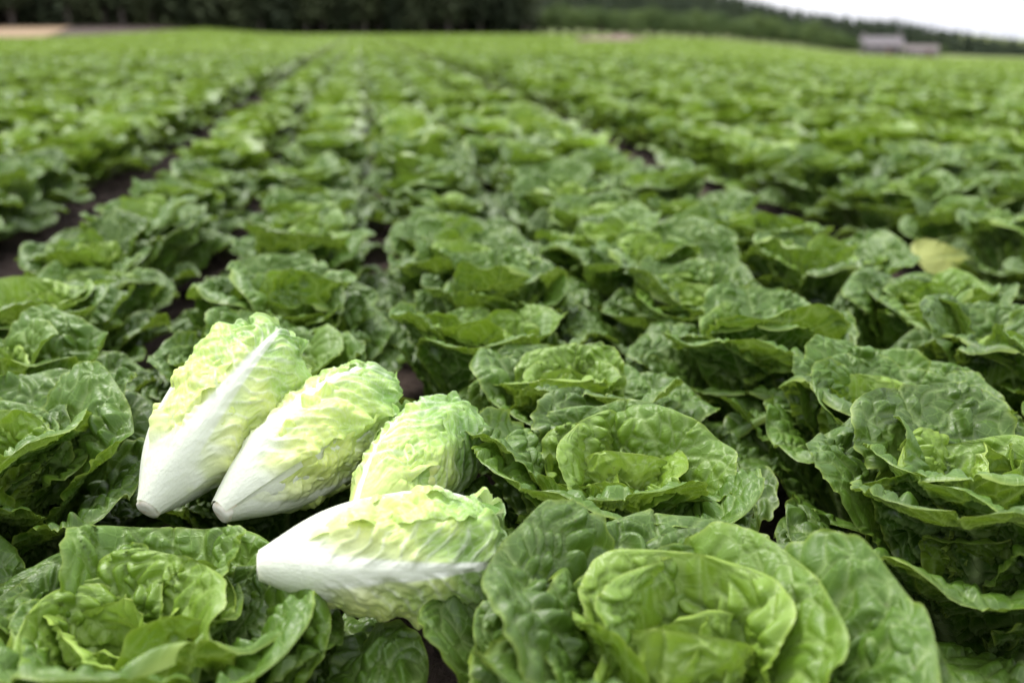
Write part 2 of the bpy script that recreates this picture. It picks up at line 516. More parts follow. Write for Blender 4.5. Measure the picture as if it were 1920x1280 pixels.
def head_plan(seed, counts=(6, 6, 6, 5, 5), spread=1.0):
    """where each leaf of one head goes: kind, variant, roll, tilt, azimuth, base, scale"""
    rng = random.Random(seed)
    out, az = [], rng.uniform(0, 360)
    for kind, n in enumerate(counts):
        for i in range(n):
            az += 137.5 if kind < 2 else 360 / n + rng.uniform(-14, 14)
            if kind < 2: az += rng.uniform(-16, 16)
            r0 = (.016, .014, .011, .008, .004)[kind] * rng.uniform(.8, 1.2)
            z0 = (.012, .018, .026, .036, .046)[kind] + rng.uniform(-.005, .006)
            tilt = rng.uniform(-9, 9) + (6, 0, 2, 1, 0)[kind] * (i % 2) * 3
            sc = rng.uniform(.86, 1.12)
            out.append((kind, rng.randrange(len(LEAF_HI[kind])), rng.uniform(-10, 10), tilt, az, r0, z0, sc * rng.uniform(.94, 1.06), sc))
        az += rng.uniform(20, 70)
    return out

def leaf_matrix(p):
    kind, va, rl, tl, az, r0, z0, s1, s2 = p
    a = R(az)
    return Matrix.Translation((r0 * math.cos(a), r0 * math.sin(a), z0)) @ \
        Matrix.Rotation(a, 4, 'Z') @ Matrix.Rotation(R(tl), 4, 'Y') @ Matrix.Rotation(R(rl), 4, 'X') @ Matrix.Diagonal((s2, s1, s2, 1))

def lettuce_with_leaves(x, y, seed, scale=1.0, counts=(6, 6, 6, 5, 5), lean=(0, 0), dz=0.0):
    root = link('lettuce', None)
    root.empty_display_size = .05
    root.location = (x, y, float(terrain(x, y)) - .004 + dz)
    root.rotation_euler = (R(lean[0]), R(lean[1]), 0)
    root.scale = (scale * GROWN, scale * GROWN, scale * GROWN * TALL)
    for p in head_plan(seed, counts):
        o = link('leaf', LEAF_HI[p[0]][p[1]], root)
        o.matrix_local = leaf_matrix(p)
    return root

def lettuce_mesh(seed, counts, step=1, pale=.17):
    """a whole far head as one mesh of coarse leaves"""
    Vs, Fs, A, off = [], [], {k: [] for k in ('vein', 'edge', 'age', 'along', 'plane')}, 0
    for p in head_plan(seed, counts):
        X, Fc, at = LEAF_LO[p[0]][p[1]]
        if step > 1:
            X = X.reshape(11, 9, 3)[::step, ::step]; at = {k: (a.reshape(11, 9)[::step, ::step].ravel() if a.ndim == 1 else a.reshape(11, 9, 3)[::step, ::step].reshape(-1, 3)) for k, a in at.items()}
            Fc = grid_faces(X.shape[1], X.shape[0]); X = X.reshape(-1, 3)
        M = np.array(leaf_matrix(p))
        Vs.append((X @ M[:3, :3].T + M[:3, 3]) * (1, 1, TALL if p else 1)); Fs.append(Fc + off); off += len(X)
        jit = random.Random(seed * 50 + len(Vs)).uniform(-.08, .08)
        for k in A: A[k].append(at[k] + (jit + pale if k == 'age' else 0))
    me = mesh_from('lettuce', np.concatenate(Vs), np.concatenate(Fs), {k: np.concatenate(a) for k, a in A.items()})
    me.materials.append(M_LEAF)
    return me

# ------------------------------------------------------------------ the land
BED_ROWS = np.array([-.44, -.13, .165, .45, .70])
BED_PITCH = 1.65
FURROW0 = -.69                                  # middle of the furrow beside the first row

def furrow(x):
    """soil relief across the beds"""
    d = (np.asarray(x, float) - FURROW0 + BED_PITCH / 2) % BED_PITCH - BED_PITCH / 2
    return -.055 * np.exp(-(d / .11) ** 2)

def axis(lo, hi, near_lo, near_hi, step, growth=1.12):
    xs = list(np.arange(near_lo, near_hi + 1e-6, step))
    s, x = step, near_hi
    while x < hi: s *= growth; x += s; xs.append(min(x, hi))
    s, x = step, near_lo
    while x > lo: s *= growth; x -= s; xs.insert(0, max(x, lo))
    return np.array(xs)

def build_ground():
    gx = axis(-700, 900, -4, 5, .035); gy = axis(-40, 1200, .1, 7, .05)
    X, Y = np.meshgrid(gx, gy)
    rng = np.random.default_rng(5)
    near = smoothstep(14, 5, np.hypot(X, Y))
    Z = terrain(X, Y) + furrow(X) * near * (Y < 110) + near * (.006 * waves(rng, X, Y, .22, 8) + .004 * waves(rng, X, Y, .09, 8))
    me = mesh_from('ground', np.stack([X, Y, Z], -1).reshape(-1, 3), grid_faces(len(gx), len(gy)))
    return tag(link('ground', me, mat=M_SOIL), kind='structure')
build_ground()

def sheet(name, outline, mat, lift, res=24):
    """a strip of land draped on the terrain between two polylines (left edge, right edge)"""
    a, b = outline
    rows = []
    for i in range(res + 1):
        t = i / res
        pa = np.array([np.interp(t, np.linspace(0, 1, len(a)), [p[k] for p in a]) for k in (0, 1)])
        pb = np.array([np.interp(t, np.linspace(0, 1, len(b)), [p[k] for p in b]) for k in (0, 1)])
        for j in range(res + 1):
            rows.append(pa + (pb - pa) * j / res)
    P = np.array(rows)
    Z = terrain(P[:, 0], P[:, 1]) + lift
    me = mesh_from(name, np.column_stack([P, Z]), grid_faces(res + 1, res + 1))
    return tag(link(name, me, mat=mat), kind='structure')
sheet('grass_verge', ([(-160, 96), (-38, 97), (0, 120), (40, 128), (80, 118), (150, 112), (260, 110)], [(-260, 300), (-80, 330), (0, 340), (80, 340), (240, 340), (300, 340), (420, 340)]), M_GRASS, .22, 60)
sheet('stubble_field', ([(-90, 50), (-15.6, 51.5)], [(-120, 99), (-25.5, 99)]), M_STUBBLE, .06)

def field_end(x):
    return np.interp(x, [-90, -38, 0, 40, 80, 150, 260], [96, 97, 121, 127, 117, 111, 109])

def outside(x, y):
    """beyond the far end of the crop, or on the stubble"""
    return y > field_end(x) or (y > 50.5 and x < -15.6 - (y - 51.5) * .2084)

def bare(x, y):
    """a strip of the far field where no crop stands"""
    az = np.degrees(np.arctan2(x, y)); d = np.hypot(x, y)
    return 11.8 < az < 16.4 and 44 + 2 * (az - 12) < d < 90 - 3 * (az - 12)

def build_dirt_bank():
    n = 40
    A, D = np.meshgrid(np.linspace(R(11.9), R(16.3), n), np.linspace(46, 88, n))
    X, Y = np.sin(A) * D, np.cos(A) * D
    rng = np.random.default_rng(8)
    q = np.sin(np.linspace(0, math.pi, n))
    Z = terrain(X, Y) + .012 + (.30 + .08 * waves(rng, X, Y, 3.0)) * np.outer(q, q) ** .8
    me = mesh_from('dirt_bank', np.stack([X, Y, Z], -1).reshape(-1, 3), grid_faces(n, n))
    tag(link('dirt_bank', me, mat=M_DIRT), kind='structure')
build_dirt_bank()

# ------------------------------------------------------------------ rows of lettuces
def bed_rows():
    """x of every row with its bed index (0 = the bed under the camera) and place in the bed"""
    for b in range(-70, 90):
        for r, x in enumerate(BED_ROWS):
            yield b, r, x + b * BED_PITCH + (.06 if b > 0 else 0)

def project(x, y, z):
    q = np.array([x, y, z - CAM_Z])
    fw = np.array([math.sin(YAW) * math.cos(PITCH), math.cos(YAW) * math.cos(PITCH), -math.sin(PITCH)])
    rt = np.array([math.cos(YAW), -math.sin(YAW), 0]); up = np.cross(rt, fw)
    d = q @ fw
    if d < .15: return None
    return (q @ rt) / d * 35 / 36 + .5, .5 * 682 / 1024 - (q @ up) / d * 35 / 36, d   # width units, y down

ORD = ('first second third fourth fifth sixth seventh eighth ninth tenth eleventh twelfth thirteenth fourteenth fifteenth sixteenth '
       'seventeenth eighteenth nineteenth twentieth twenty-first twenty-second twenty-third twenty-fourth twenty-fifth twenty-sixth '
       'twenty-seventh twenty-eighth twenty-ninth thirtieth').split()

# the plants nearest the camera, where the photograph puts them: bed 0, row -> (x, y, scale, lean, seed)
NEAR = {
    0: [(-.40, .63, 1.08), (-.345, .87, 1.10), (-.40, 1.095, 1.05), (-.445, 1.33, 1.08)],
    1: [(-.165, .590, 1.06), (-.105, .885, .88), (-.135, 1.12, 1.0), (-.13, 1.34, 1.05)],
    2: [(.185, .490, 1.12), (.190, .765, 1.08), (.205, .970, 1.04), (.135, 1.165, 1.0), (.165, 1.38, 1.04)],
    3: [(.485, .650, 1.14), (.500, .875, 1.06), (.48, 1.10, 1.06), (.44, 1.32, 1.02)],
    4: [(.76, .79, 1.05), (.735, 1.02, 1.05), (.77, 1.25, 1.0), (.71, 1.48, 1.08)],
}
SEEDS = {(2, 0): 204, (2, 1): 208, (3, 0): 203, (1, 0): 201, (2, 2): 209, (3, 1): 211, (3, 2): 206, (0, 1): 202, (2, 3): 207, (4, 1): 210}
HAND = {   # labels for the heads that show largest
    (1, 0): 'large green lettuce head at the bottom below the cut white hearts',
    (2, 0): 'big out-of-focus lettuce head cut off by the bottom edge, right of the hearts',
    (2, 1): 'sharp lettuce head with a tight pale rosette, beside the tip of the lowest heart',
    (3, 0): 'large glossy dark lettuce head at the lower right edge',
    (1, 1): 'lettuce head mostly covered by the cut white hearts lying on it',
    (0, 0): 'lettuce showing only its outer leaves in the lower left corner',
    (0, 1): 'large lettuce head cut off by the left edge, level with the white hearts',
    (2, 2): 'lettuce head directly behind the sharp head beside the hearts',
    (3, 1): 'lettuce head directly behind the large glossy one at the lower right',
}
ROWNAME = {0: 'along the bare left furrow', 1: 'the white hearts lie on', 2: 'in the middle of the centre bed',
           3: 'second from the right furrow', 4: 'along the right furrow'}

plants = []
rg = random.Random(11)
for b, r, x0 in bed_rows():
    lst = list(NEAR[r]) if b == 0 else []
    y = (lst[-1][1] if lst else (.35 + rg.uniform(0, .25)))
    pts = [(x, yy, s) for x, yy, s in lst]
    if abs(b) <= 14:
        while y < 48:
            y += .210 * rg.uniform(.90, 1.12)
            pts.append((x0 + rg.gauss(0, .012), y, rg.uniform(.86, 1.10)))
    n = 0
    for i, (x, yy, s) in enumerate(pts):
        if outside(x, yy) or bare(x, yy): continue
        pr = project(x, yy, float(terrain(x, yy)) + .10)
        if pr is None: continue
        u, vv, d = pr
        vis = -.01 - .16 / d < u < 1.01 + .16 / d and vv < .666 + .13 / d
        if vis: n += 1
        near_frame = -.12 - .25 / d < u < 1.12 + .25 / d and vv < .75 + .2 / d
        if near_frame and (vis or d > 1.3): plants.append(dict(b=b, r=r, i=i, n=n if vis else 0, x=x, y=yy, s=s, d=d))
plants.sort(key=lambda p: (p['n'] == 0, p['d']))
ind = [p for p in plants if p['n']][:300]
ind_ids = {id(p) for p in ind}
N_LEAFED = 84
GROUP = 'lettuces growing in rows'

def plant_label(p):
    if p['b'] == 0 and (p['r'], p['i']) in HAND: return HAND[(p['r'], p['i'])]
    o = ORD[min(p['n'], len(ORD)) - 1]
    if p['b'] == 0: return f"{o} lettuce from the front in the row {ROWNAME[p['r']]}"
    side, k = ('left', 5 - p['r'] + 5 * (-p['b'] - 1)) if p['b'] < 0 else ('right', p['r'] + 1 + 5 * (p['b'] - 1))
    return f"{o} lettuce from the front in the {ORD[k-1]} row beyond the {side} furrow"

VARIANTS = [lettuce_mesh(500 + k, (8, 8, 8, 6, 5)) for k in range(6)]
for k, p in enumerate(ind):
    rr = random.Random(900 + k)
    if k < N_LEAFED:
        counts = (10, 7, 7, 6, 5) if p['d'] < 1.5 else (9, 6, 6, 5, 4)
        root = lettuce_with_leaves(p['x'], p['y'], SEEDS.get((p['r'], p['i']), 4000 + 17 * k) if p['b'] == 0 else 4000 + 17 * k, p['s'], counts, (rr.uniform(-6, 6), rr.uniform(-6, 6)), -.014 if (p['b'], p['r'], p['i']) == (0, 1, 0) else 0.0)
    else:
        root = link('lettuce', VARIANTS[k % len(VARIANTS)])
        root.location = (p['x'], p['y'], float(terrain(p['x'], p['y'])) - .004)
        root.rotation_euler = (R(rr.uniform(-6, 6)), R(rr.uniform(-6, 6)), rr.uniform(0, 6.28))
        root.scale = (p['s'] * GROWN,) * 3
    tag(root, plant_label(p), 'lettuce', GROUP)
    p['obj'] = root

def scatter(name, mats, sources, pts, rots, scls, which):
    """one object that carries many copies of a few source meshes, for what nobody could count"""
    me = bpy.data.meshes.new(name)
    me.vertices.add(len(pts)); me.vertices.foreach_set('co', np.asarray(pts, np.float32).ravel())
    for nm, ty, arr in (('turn', 'FLOAT_VECTOR', rots), ('size', 'FLOAT', scls), ('which', 'INT', which)):
        a = me.attributes.new(nm, ty, 'POINT')
        a.data.foreach_set('vector' if ty == 'FLOAT_VECTOR' else 'value', np.asarray(arr, np.int32 if ty == 'INT' else np.float32).ravel())
    o = link(name, me)
    ng = bpy.data.node_groups.new(name, 'GeometryNodeTree')
    ng.interface.new_socket('Geometry', in_out='INPUT', socket_type='NodeSocketGeometry')
    ng.interface.new_socket('Geometry', in_out='OUTPUT', socket_type='NodeSocketGeometry')
    gi, go = ng.nodes.new('NodeGroupInput'), ng.nodes.new('NodeGroupOutput')
    jn = ng.nodes.new('GeometryNodeJoinGeometry')
    def named(n, ty):
        q = ng.nodes.new('GeometryNodeInputNamedAttribute'); q.data_type = ty; q.inputs['Name'].default_value = n
        return q.outputs['Attribute']
    tv, sv_, wv = named('turn', 'FLOAT_VECTOR'), named('size', 'FLOAT'), named('which', 'INT')
    for k, s in enumerate(sources):
        oi = ng.nodes.new('GeometryNodeObjectInfo'); oi.inputs['Object'].default_value = s
        oi.inputs['As Instance'].default_value = True
        cp = ng.nodes.new('FunctionNodeCompare'); cp.data_type = 'INT'; cp.operation = 'EQUAL'
        ng.links.new(wv, cp.inputs[2]); cp.inputs[3].default_value = k
        ip = ng.nodes.new('GeometryNodeInstanceOnPoints')
        ng.links.new(gi.outputs[0], ip.inputs['Points']); ng.links.new(cp.outputs[0], ip.inputs['Selection'])
        ng.links.new(oi.outputs['Geometry'], ip.inputs['Instance'])
        e2r = ng.nodes.new('FunctionNodeEulerToRotation')
        ng.links.new(tv, e2r.inputs[0]); ng.links.new(e2r.outputs[0], ip.inputs['Rotation'])
        cx = ng.nodes.new('ShaderNodeCombineXYZ')
        for q in range(3): ng.links.new(sv_, cx.inputs[q])
        ng.links.new(cx.outputs[0], ip.inputs['Scale'])
        ng.links.new(ip.outputs[0], jn.inputs[0])
    ng.links.new(jn.outputs[0], go.inputs[0])
    md = o.modifiers.new('scatter', 'NODES'); md.node_group = ng
    return o

# everything beyond the three hundred nearest plants reads as one green mass
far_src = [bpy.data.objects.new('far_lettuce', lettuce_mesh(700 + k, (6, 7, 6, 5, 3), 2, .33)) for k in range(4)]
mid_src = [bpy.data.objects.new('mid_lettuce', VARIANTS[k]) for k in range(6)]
rest = [p for p in plants if id(p) not in ind_ids]
P, Rr, S_, Wh = [], [], [], []
for p in rest:
    P.append((p['x'], p['y'], float(terrain(p['x'], p['y'])))); Rr.append((rg.uniform(-.1, .1), rg.uniform(-.1, .1), rg.uniform(0, 6.28)))
    S_.append(p['s'] * GROWN); Wh.append(rg.randrange(6) if p['d'] < 16 else 6 + rg.randrange(4))
for b in range(-70, 90):          # far rows, sparser and a little larger
    for r, xr in enumerate(BED_ROWS):
        xx = xr + b * BED_PITCH + (.06 if b > 0 else 0)
        y0 = 48 if abs(b) <= 14 else 22
        y = y0
        while y < 130:
            y += .40 * rg.uniform(.8, 1.2)
            if outside(xx, y): break
            if bare(xx, y): continue
            pr = project(xx, y, float(terrain(xx, y)) + .1)
            if pr is None or not (-.12 < pr[0] < 1.14): continue
            x2 = xx + rg.gauss(0, .03)
            P.append((x2, y, float(terrain(x2, y)))); Rr.append((0, 0, rg.uniform(0, 6.28))); S_.append(rg.uniform(1.3, 1.6)); Wh.append(6 + rg.randrange(4))
print('scattered lettuces', len(P), 'individual', len(ind), 'max dist of individuals', round(ind[-1]['d'], 2), 'leafed to', round(ind[N_LEAFED-1]['d'], 2))
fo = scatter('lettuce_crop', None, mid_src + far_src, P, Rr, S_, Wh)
tag(fo, 'green mass of blurred lettuces filling the far field', 'crop', kind='stuff')

# two low outer leaves of the head below the hearts, spreading over the gap beside it
for az_, kd_, va_2, sc_ in ((-22, 0, 2, 1.15), (-62, 0, 4, 1.1), (8, 0, 1, 1.05)):
    root_ = next(p['obj'] for p in ind if (p['b'], p['r'], p['i']) == (0, 1, 0))
    o_ = link('leaf', LEAF_HI[kd_][va_2], root_)
    o_.matrix_local = leaf_matrix((kd_, va_2, 0, 14, az_, .022, .012, sc_, sc_))

# crumbs and clods of soil in the furrows
def lump(seed):
    rng = np.random.default_rng(seed)
    V, F = [], []
    for i in range(5):
        th = math.pi * i / 4
        for j in range(7):
            ph = 2 * math.pi * j / 7
            r = rng.uniform(.75, 1.25)
            V.append((r * math.sin(th) * math.cos(ph), r * math.sin(th) * math.sin(ph), .7 * r * math.cos(th)))
    for i in range(4):
        for j in range(7): F.append((i * 7 + j, i * 7 + (j + 1) % 7, (i + 1) * 7 + (j + 1) % 7, (i + 1) * 7 + j))
    me = mesh_from('clod', np.array(V), np.array(F), smooth=False); me.materials.append(M_SOIL)
    return bpy.data.objects.new('clod', me)
P, Rr, S_, Wh = [], [], [], []
for q in range(5200):
    f0 = FURROW0 + BED_PITCH * rg.choice((0, 0, 1, 1, 2, -1))
    x = f0 + rg.gauss(0, .14) if q % 3 else rg.uniform(-.8, 1.1); y = rg.uniform(.5, 7) ** 1.0
    P.append((x, y, float(terrain(x, y) + furrow(x)) + .003)); Rr.append(tuple(rg.uniform(0, 6.28) for _ in range(3)))
    S_.append(.004 + .012 * rg.random() ** 2.5); Wh.append(rg.randrange(3))
tag(scatter('soil_clods', None, [lump(k) for k in range(3)], P, Rr, S_, Wh), 'dark crumbs and clods of soil lying in the furrows', 'soil', kind='stuff')

# a withered leaf on one of the plants beyond the right furrow
def add_yellow_leaf():
    best = min((p for p in ind[:N_LEAFED] if p['b'] == 1), key=lambda p: (p['x'] - 1.16) ** 2 + (p['y'] - 1.82) ** 2)
    root = best['obj']
    X, Fc, at = leaf_arrays(321, .135, .060, (8, 4, -4, -6), (6, 5, 5, 5), -.2, 61, 71, blister=.002, age=(.5, .5))
    me = mesh_from('leaf', X, Fc, at); me.materials.append(M_YELLOW)
    o = link('leaf', me, root); o['label'] = 'withered yellow outer leaf'
    bpy.context.view_layer.update()
    o.matrix_world = Matrix.Translation((1.185, 1.80, .095)) @ Matrix.Rotation(R(188), 4, 'Z') @ Matrix.Rotation(R(8), 4, 'Y') @ Matrix.Rotation(R(-42), 4, 'X') @ Matrix.Scale(.84, 4)
add_yellow_leaf()

# ------------------------------------------------------------------ cut lettuce hearts
HV = [0, .06, .16, .30, .45, .60, .74, .86, .94, 1]
HR = [.0092, .0150, .0240, .0340, .0395, .0422, .0412, .0355, .0265, .0115]

def heart_leaf(seed, L, alpha, amax, layer, vmax, nu, nv, wb=1.0, lift=.003, pucker=.0030, green=0.0, v0=0.0, rib=1.0, skew=0.0):
    """one leaf wrapped round the heart's axis (+X): alpha is where its midrib lies, amax the half angle it covers"""
    rng = np.random.default_rng(seed)
    v = v0 + (vmax - v0) * np.linspace(0, 1, nv)
    u = np.linspace(-1, 1, nu)
    U, V = np.meshgrid(u, v)
    q = (V - v0) / (vmax - v0)
    out = catmull([0, .1, .3, .5, .7, .85, .94, 1], [.95, .93, .92, .96, 1.0, .95, .80, .30], (v - v0) / (vmax - v0))[:, None]
    ph = rng.uniform(0, 6.28, 6)
    out = out * (1 + .05 * np.sin(V * 32 + ph[0] + 2 * np.sign(U)) * smoothstep(.25, .5, q) + .025 * np.sin(V * 95 + ph[1] + 3 * np.sign(U)) * smoothstep(.3, .5, q))
    TH = U * np.radians(amax) * out
    rho = catmull(HV, HR, np.clip(V, 0, 1)) * (L / .175) + layer
    rho = np.maximum(rho, .003)
    S = TH * rho; T = V * L
    aS = np.abs(S); au = np.abs(U)
    rw = rib * (.0150 * (1 - np.clip(q, 0, 1)) ** 1.5 + .0014)
    ribm = np.exp(-(S / rw) ** 2)
    ribf = smoothstep(1.5, .85, aS / rw) * smoothstep(1.0, .82, q)
    lam = smoothstep(.10, .34, q) * (1 - ribm)
    Pv = T - .95 * aS + 4 * aS ** 2 + .003 * waves(rng, T, S, .03)
    sp = .0135
    off = np.where(S < 0, .4 * sp, 0)
    fr = np.abs((Pv + off) / sp - np.round((Pv + off) / sp)) * sp
    secw = .0019 * (1.25 - au)
    sec = np.exp(-(fr / np.maximum(secw, .0006)) ** 2) * smoothstep(1.0, .25, au)
    disp = .0046 * ribm * (1 - .75 * q) * smoothstep(1.0, .7, q) * rib * (.35 + .65 * smoothstep(0, .25, q))
    disp += .0015 * sec * lam
    pk = waves(rng, Pv * 1.0, aS * .45, .014, 7); pk2 = waves(rng, T, S, .0085, 7); pk3 = waves(rng, T, S, .035, 6)
    disp += pucker * lam * (.50 * pk + .16 * pk2 + .9 * pk3) * (.5 + .6 * au)
    F, val = cells(rng, Pv + .3, aS, sp * .55, .0075)
    disp += .0013 * lam * np.clip(val * 1.3, .1, 1) * (1 - (1 - np.clip(F / .005, 0, 1)) ** 2)
    disp += lift * smoothstep(.6, 1, au) ** 1.5 * smoothstep(.15, .45, q) * (1 + 1.2 * waves(rng, T, 0 * S + np.sign(S), .03, 5))
    disp += .004 * smoothstep(.8, 1, q) * waves(rng, S, T, .022, 5)
    rr = rho + disp
    A = TH + np.radians(alpha) + np.radians(skew) * q ** 1.5
    X = np.stack([T * np.ones_like(rr) + .0025 * smoothstep(.7, 1, q) * waves(rng, S, T, .02, 5), rr * np.sin(A), rr * np.cos(A)], -1)
    white = np.maximum(ribf, wb * smoothstep(.40, .16, q + .10 * waves(rng, T, S, .02, 5) * .4 + .10 * (au - .4)))
    white = np.maximum(white, .62 * sec * lam * (1.1 - .6 * q) + .25 * np.exp(-(F / .0009) ** 2) * lam)
    white = np.maximum(white, .75 * wb * np.exp(-(S / (rw * 1.8 + .004)) ** 2) * smoothstep(.9, .2, q))
    tipc = np.clip(.10 + .85 * smoothstep(.30, 1.05, V) + green - .12 * pk3, 0, 1)
    edge = np.exp(-((1 - au) * np.maximum(np.radians(amax) * out * rho, .002) / .0013))
    return X.reshape(-1, 3), grid_faces(nu, nv), dict(white=np.clip(white, 0, 1).ravel(), tip=tipc.ravel(), edge=edge.ravel())

def lettuce_heart(base, tip, spin, leaves, seed, label):
    base, tip = Vector(base), Vector(tip)
    ax = (tip - base); L = ax.length; ax.normalize()
    view = (Vector((0, 0, CAM_Z)) - base).normalized()
    zz = (view - ax * view.dot(ax)).normalized()
    M = Matrix((ax, zz.cross(ax), zz)).transposed().to_4x4()
    root = link('lettuce_heart', None)
    root.empty_display_size = .03
    root.matrix_world = Matrix.Translation(base) @ M @ Matrix.Rotation(R(spin), 4, 'X')
    tag(root, label, 'lettuce heart', 'cut lettuce hearts')
    for k, kw in enumerate(leaves):
        X, Fc, at = heart_leaf(seed * 40 + k, L, nu=111, nv=150, **kw)
        me = mesh_from('leaf', X, Fc, at)
        o = link('leaf', me, root, M_HEART)
    # the folded leaves inside, seen in the gaps
    X, Fc, at = heart_leaf(seed * 40 + 30, L, 90, 180, -.0085, .97, 121, 80, lift=0, pucker=.004, rib=.2)
    link('inner_leaves', mesh_from('inner_leaves', X, Fc, at), root, M_HEART)
    # the cut stump
    n, rings = 28, []
    rng = np.random.default_rng(seed)
    wob = 1 + .05 * np.sin(np.arange(n) / n * 6.28 * 3 + seed) + rng.normal(0, .015, n)
    for x, r in ((.014, .0088), (.004, .0088), (.0002, .0084), (-.0010, .0074), (-.0013, .0045), (-.0014, .0004)):
        a = np.arange(n) / n * 2 * math.pi
        rings.append(np.stack([np.full(n, x * L / .175), r * wob * np.sin(a) * L / .175, r * wob * np.cos(a) * L / .175], 1))
    Fs = [(i * n + j, i * n + (j + 1) % n, (i + 1) * n + (j + 1) % n, (i + 1) * n + j) for i in range(len(rings) - 1) for j in range(n)]
    me = mesh_from('stump', np.concatenate(rings), np.array(Fs), dict(white=np.ones(n * len(rings)), tip=np.zeros(n * len(rings)), edge=np.zeros(n * len(rings))))
    st = link('stump', me, root, M_CUT)
    return root

def hl(alpha, amax, layer=0.0, vmax=1.0, **k): return dict(alpha=alpha, amax=amax, layer=layer, vmax=vmax, **k)
lettuce_heart((-.186, .765, .150), (-.086, .925, .243), 0,
    [hl(10, 64, .000, 1.0, skew=-4, lift=.005), hl(94, 76, -.0030, .95), hl(-128, 88, -.0035, .96, green=.1), hl(165, 88, -.006, .98), hl(48, 60, -.0075, .86, lift=.004), hl(-70, 70, -.008, .92)],
    1, 'pale lettuce heart with a straight white midrib, propped up at the back')
lettuce_heart((-.128, .760, .145), (.017, .890, .198), 0,
    [hl(58, 66, .000, 1.0, skew=-14, lift=.005), hl(-72, 62, -.0045, .80, lift=.004, green=-.1), hl(-150, 88, -.003, .97, green=.1), hl(-20, 66, -.008, .90, lift=.005, pucker=.005), hl(140, 88, -.006, .98)],
    2, 'lettuce heart in between the other two white-stalked ones, curled inner leaves showing')
lettuce_heart((-.083, .622, .172), (.094, .632, .165), 0,
    [hl(-12, 70, .000, 1.0, skew=-4, lift=.0012), hl(86, 58, -.0005, .96, green=.12, lift=.005), hl(-135, 80, -.003, .90, lift=.001), hl(150, 88, -.002, .98), hl(38, 60, -.010, .84, lift=.003)],
    3, 'frontmost lettuce heart lying on its side with its white base to the left')
lettuce_heart((-.020, .705, .150), (.078, .856, .178), 0,
    [hl(-78, 88, .000, .98, green=.40, rib=.22, pucker=.0026, lift=.001, wb=.15), hl(66, 84, -.002, .97, green=.36, rib=.22, pucker=.0026, lift=.001, wb=.15), hl(175, 88, -.003, .97, green=.3, wb=.2), hl(0, 60, -.007, .95, green=.3, rib=.2, wb=.2)],
    4, 'greenest lettuce heart, mostly hidden behind the frontmost heart')

# ------------------------------------------------------------------ the wooded hill and the trees
HILL_AZ = [-12, 0, 8, 14, 19.4, 21.5, 23.8, 27, 31, 36, 46]
HILL_E = [.10, .085, .068, .050, .0330, .0240, .0145, .0055, -.002, -.012, -.025]
def hill_z(x, y):
    d = np.hypot(x, y); az = np.degrees(np.arctan2(x, y))
    t0 = terrain(x, y)
    top = CAM_Z + (np.interp(az, HILL_AZ, HILL_E) - .017) * 440
    return t0 + smoothstep(200, 440, d) * np.maximum(top - t0, 0) + .6 * smoothstep(440, 800, d) * np.maximum(top - t0, 0)
def build_hill():
    A, D = np.meshgrid(np.linspace(R(-14), R(50), 90), np.linspace(185, 900, 60))
    X, Y = np.sin(A) * D, np.cos(A) * D
    rng = np.random.default_rng(3)
    Z = hill_z(X, Y) + .08 + .5 * smoothstep(230, 300, D) * waves(rng, X, Y, 60)
    tag(link('hillside', mesh_from('hillside', np.stack([X, Y, Z], -1).reshape(-1, 3), grid_faces(90, 60)), mat=M_GRASS), kind='structure')
build_hill()

def tube(path, radii, n=7):
    """tapered tube along a path, as (verts, faces)"""
    path = [Vector(p) for p in path]
    V, F = [], []
    for i, p in enumerate(path):
        t = (path[min(i + 1, len(path) - 1)] - path[max(i - 1, 0)]).normalized()
        a = t.orthogonal().normalized(); b = t.cross(a)
        for k in range(n):
            c = 2 * math.pi * k / n
            V.append(p + (a * math.cos(c) + b * math.sin(c)) * radii[i])
    for i in range(len(path) - 1):
        for k in range(n):
            F.append((i * n + k, i * n + (k + 1) % n, (i + 1) * n + (k + 1) % n, (i + 1) * n + k))
    return np.array([tuple(v) for v in V]), np.array(F)

def quads(c, ax, ay):
    """little leaf-like faces: centres and two half axes, each (n,3)"""
    V = np.stack([c - ax, c + ay * .9, c + ax, c - ay * .9], 1).reshape(-1, 3)
    return V, np.arange(len(V)).reshape(-1, 4)

def conifer(seed, h, bare_to=.12, dense=1.0):
    rng = np.random.default_rng(seed)
    tv, tf = tube([(0, 0, -.3), (.03 * h * rng.uniform(-.3, .3), 0, h * .5), (0, 0, h * .97)], [.020 * h, .012 * h, .002 * h])
    C, AX, AY = [], [], []
    z = h * bare_to
    while z < h * .985:
        f = z / h
        reach = h * .20 * (1 - f) ** .8 * (.55 + .45 * smoothstep(bare_to, bare_to + .15, f)) + .08
        n = int((5 + 7 * (1 - f)) * dense)
        a0 = rng.uniform(0, 6.28)
        for k in range(n):
            a = a0 + 6.28 * k / n + rng.normal(0, .2); ln = reach * rng.uniform(.6, 1.15)
            m = max(3, int(ln / (.045 * h)) + 2)
            for q in range(m):
                t = (q + .6) / m
                r = ln * t
                p = np.array([math.cos(a) * r, math.sin(a) * r, z - .38 * r * t + rng.normal(0, .01 * h)])
                p += rng.normal(0, .012 * h, 3)
                d = np.array([math.cos(a + rng.normal(0, .4)), math.sin(a + rng.normal(0, .4)), -.45 + rng.normal(0, .25)])
                s_ = np.cross(d, (0, 0, 1.)) + rng.normal(0, .35, 3)
                C.append(p); AX.append(d * .036 * h * rng.uniform(.7, 1.3)); AY.append(s_ * .018 * h * rng.uniform(.7, 1.3))
        z += h * .036 * rng.uniform(.8, 1.2)
    cv, cf = quads(np.array(C), np.array(AX), np.array(AY))
    return (tv, tf), (cv, cf)

